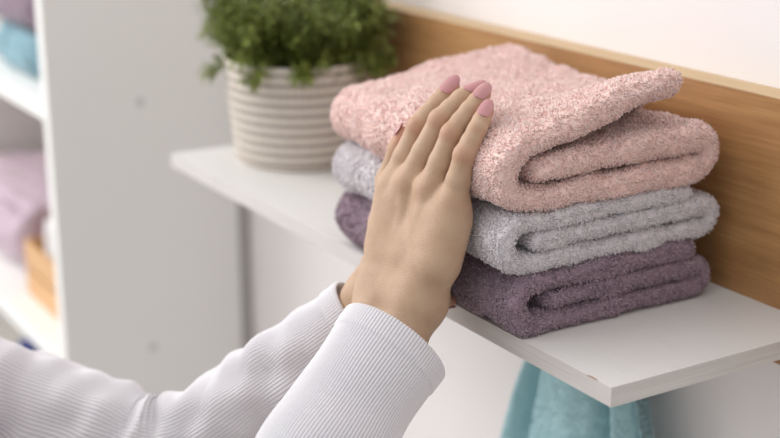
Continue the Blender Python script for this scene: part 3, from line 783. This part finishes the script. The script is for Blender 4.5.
def sleeve(path, nrm, ribs, wr, seed, nL=300, per=5, cuff=.020):
    """path: (centre, half width, half depth) from the cuff to the shoulder"""
    ctr = smooth_poly([p[0] for p in path], 3); dl = np.r_[0, np.cumsum(np.linalg.norm(np.diff(ctr, axis=0), axis=1))]
    src = np.r_[0, np.cumsum(np.linalg.norm(np.diff([p[0] for p in path], axis=0), axis=1))]; src = src/src[-1]*dl[-1]
    q = np.linspace(0, 1, nL)**1.25*dl[-1]
    cc = np.stack([np.interp(q, dl, ctr[:, k]) for k in range(3)], -1)
    a_ = np.interp(q, src, [p[1] for p in path]); b2 = np.interp(q, src, [p[2] for p in path])
    tg = np.gradient(cc, axis=0); tg /= np.linalg.norm(tg, axis=1)[:, None]
    up = nrm-(tg@nrm)[:, None]*tg; up /= np.linalg.norm(up, axis=1)[:, None]; sd_ = np.cross(tg, up)
    nc = ribs*per; th_ = 2*np.pi*np.arange(nc)/nc
    ct_, st_ = np.cos(th_), np.sin(th_)
    rows = []; rib = []
    disp = .0006*np.cos(th_*ribs)
    for i in range(nL):
        R = cc[i]+np.outer(ct_*a_[i], sd_[i])+np.outer(st_*b2[i], up[i])
        n_ = np.outer(ct_*b2[i], sd_[i])+np.outer(st_*a_[i], up[i]); n_ /= np.linalg.norm(n_, axis=1)[:, None]
        d_ = disp*(1.0 if q[i] > cuff else .8)
        d_ = d_+(.0012*(1-sm(cuff-.001, cuff+.001, q[i])))
        d_ = d_-(.0015*math.exp(-(q[i]/.0012)**2))
        wv = wr(q[i], th_, R)
        rows.append(R+n_*(d_+wv)[:, None]); rib.append((np.cos(th_*ribs)*.5+.5))
    # inner side of the cuff, turned in
    inn = []
    for k, (dq, dr) in enumerate(((.0, -.0016), (.004, -.0028), (.014, -.0032), (.030, -.004))):
        i = int(np.argmin(abs(q-dq))); R = cc[i]+np.outer(ct_*(a_[i]+dr), sd_[i])+np.outer(st_*(b2[i]+dr), up[i]); inn.append(R+np.outer(wr(q[i], th_, R), np.zeros(3)))
    rows = inn[::-1]+rows; rib = [np.ones(nc)*.6]*4+rib
    V = np.array(rows).transpose(1, 0, 2).reshape(-1, 3); rb = np.array(rib).T.reshape(-1)
    o = link_mesh('sleeve', rel(person, V), grid_faces(nc, nL+4, True), M_shirt, shirt)
    b_ = _bm.new(); b_.from_mesh(o.data); _bm.ops.recalc_face_normals(b_, faces=b_.faces); b_.to_mesh(o.data); b_.free()
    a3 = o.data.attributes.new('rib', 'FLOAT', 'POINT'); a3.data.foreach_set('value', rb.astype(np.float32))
    return o
nsr = Noise(.10, 10, 91); nsl = Noise(.05, 12, 95)
def wr_right(q, th_, R): return nsr(R)*.0018*sm(.02, .09, q)
def wr_left(q, th_, R):
    w_ = nsl(R)*.0022*sm(.02, .08, q)
    el = math.exp(-((q-.235)/.055)**2)
    w_ = w_+0.0036*el*np.sin(q*150+np.cos(th_)*2.2+np.sin(th_*2)*.8)
    w_ = w_+.0035*sm(.30, .36, q)*np.sin(q*55+np.cos(th_-1)*3)
    return w_
sleeve([(A(-0.1682, -0.0862, -0.0019), .0480, .040), (A(-0.1585, -0.1167, -0.0233), .0465, .040), (A(-0.1424, -0.1639, -0.0569), .0445, .0415), (A(-0.1245, -0.2074, -0.0856), .046, .043),
        (RE, .050, .048), (RE*.72+RS*.28, .053, .051), (RS*.6+RE*.4, .056, .054), (RS, .058, .056)], A(.80, -.54, .29), 104, wr_right, 1)
sleeve([(A(-0.2614, -0.0640, -0.0119), .0345, .031), (A(-0.2772, -0.0828, -0.0343), .0355, .033), (A(-0.3043, -0.1197, -0.0696), .0385, .036), (A(-0.3408, -0.1639, -0.1187), .0400, .0385),
        (A(-0.3798, -0.2088, -0.1621), .045, .042), (LE*.70+LS*.30, .049, .046), (LS*.6+LE*.4, .053, .050), (LS, .056, .054)], A(.80, -.54, .29), 80, wr_left, 2)

# hair
S5 = SDF(tuple(head-.16), tuple(head+.16), .005); F5 = S5.new()
S5.cap(F5, head-fw*.022+A(0, 0, .030), head-fw*.006+A(0, 0, .034), .082, .080, .02)
S5.cap(F5, head-fw*.085+A(0, 0, .02), head-fw*.10+A(0, 0, -.01), .035, .030, .02)
V5, Q5 = S5.mesh(F5)
hair = link_mesh('hair', rel(person, V5+(Noise(.012, 10, 5)(V5)*.0012)[:, None]*fw), Q5, M_hair, person)
b_ = _bm.new(); b_.from_mesh(hair.data); _bm.ops.recalc_face_normals(b_, faces=b_.faces); b_.to_mesh(hair.data); b_.free()

# trousers and shoes (below the frame)
M_denim = mottled('blue_denim', srgb(70, 84, 112), srgb(60, 74, 102), 60, .85, .3)
M_shoe = mottled('shoe_canvas', srgb(225, 222, 218), srgb(215, 212, 208), 60, .7, .1)
mid_ = (RS+LS)/2; ax_ = (RS-LS)/np.linalg.norm(RS-LS)
S6 = SDF((-.72, -.72, -1.24), (-.12, -.16, -.50), .007); F6 = S6.new()
for s_ in (-1, 1):
    hp = mid_+ax_*s_*.075; hp[2] = -.66; kn = hp+A(.0, .02, 0)*1; kn[2] = -.92; an = hp+A(0, 0, 0); an[2] = -1.19
    S6.cap(F6, hp+A(0, 0, .07), hp, .096, .098, .03); S6.cap(F6, hp, kn, .096, .070, .02); S6.cap(F6, kn, an, .070, .052, .02)
V6, Q6 = S6.mesh(F6)
tr = link_mesh('trousers', rel(person, V6), Q6, M_denim, person)
b_ = _bm.new(); b_.from_mesh(tr.data); _bm.ops.recalc_face_normals(b_, faces=b_.faces); b_.to_mesh(tr.data); b_.free()
for s_ in (-1, 1):
    S7 = SDF((-.75, -.75, -1.30), (-.10, -.10, -1.12), .005); F7 = S7.new()
    ft = mid_+ax_*s_*.075; ft[2] = -1.214; fd = A(.35, .94, 0)
    S7.cap(F7, ft-fd*.035, ft+fd*.05, .036, .036, .02); S7.cap(F7, ft+fd*.05, ft+fd*.135+A(0, 0, -.008), .036, .028, .02)
    V7, Q7 = S7.mesh(F7); V7[:, 2] = np.maximum(V7[:, 2], -1.2495)
    sh = link_mesh('shoe', rel(person, V7), Q7, M_shoe, person)
    b_ = _bm.new(); b_.from_mesh(sh.data); _bm.ops.recalc_face_normals(b_, faces=b_.faces); b_.to_mesh(sh.data); b_.free()
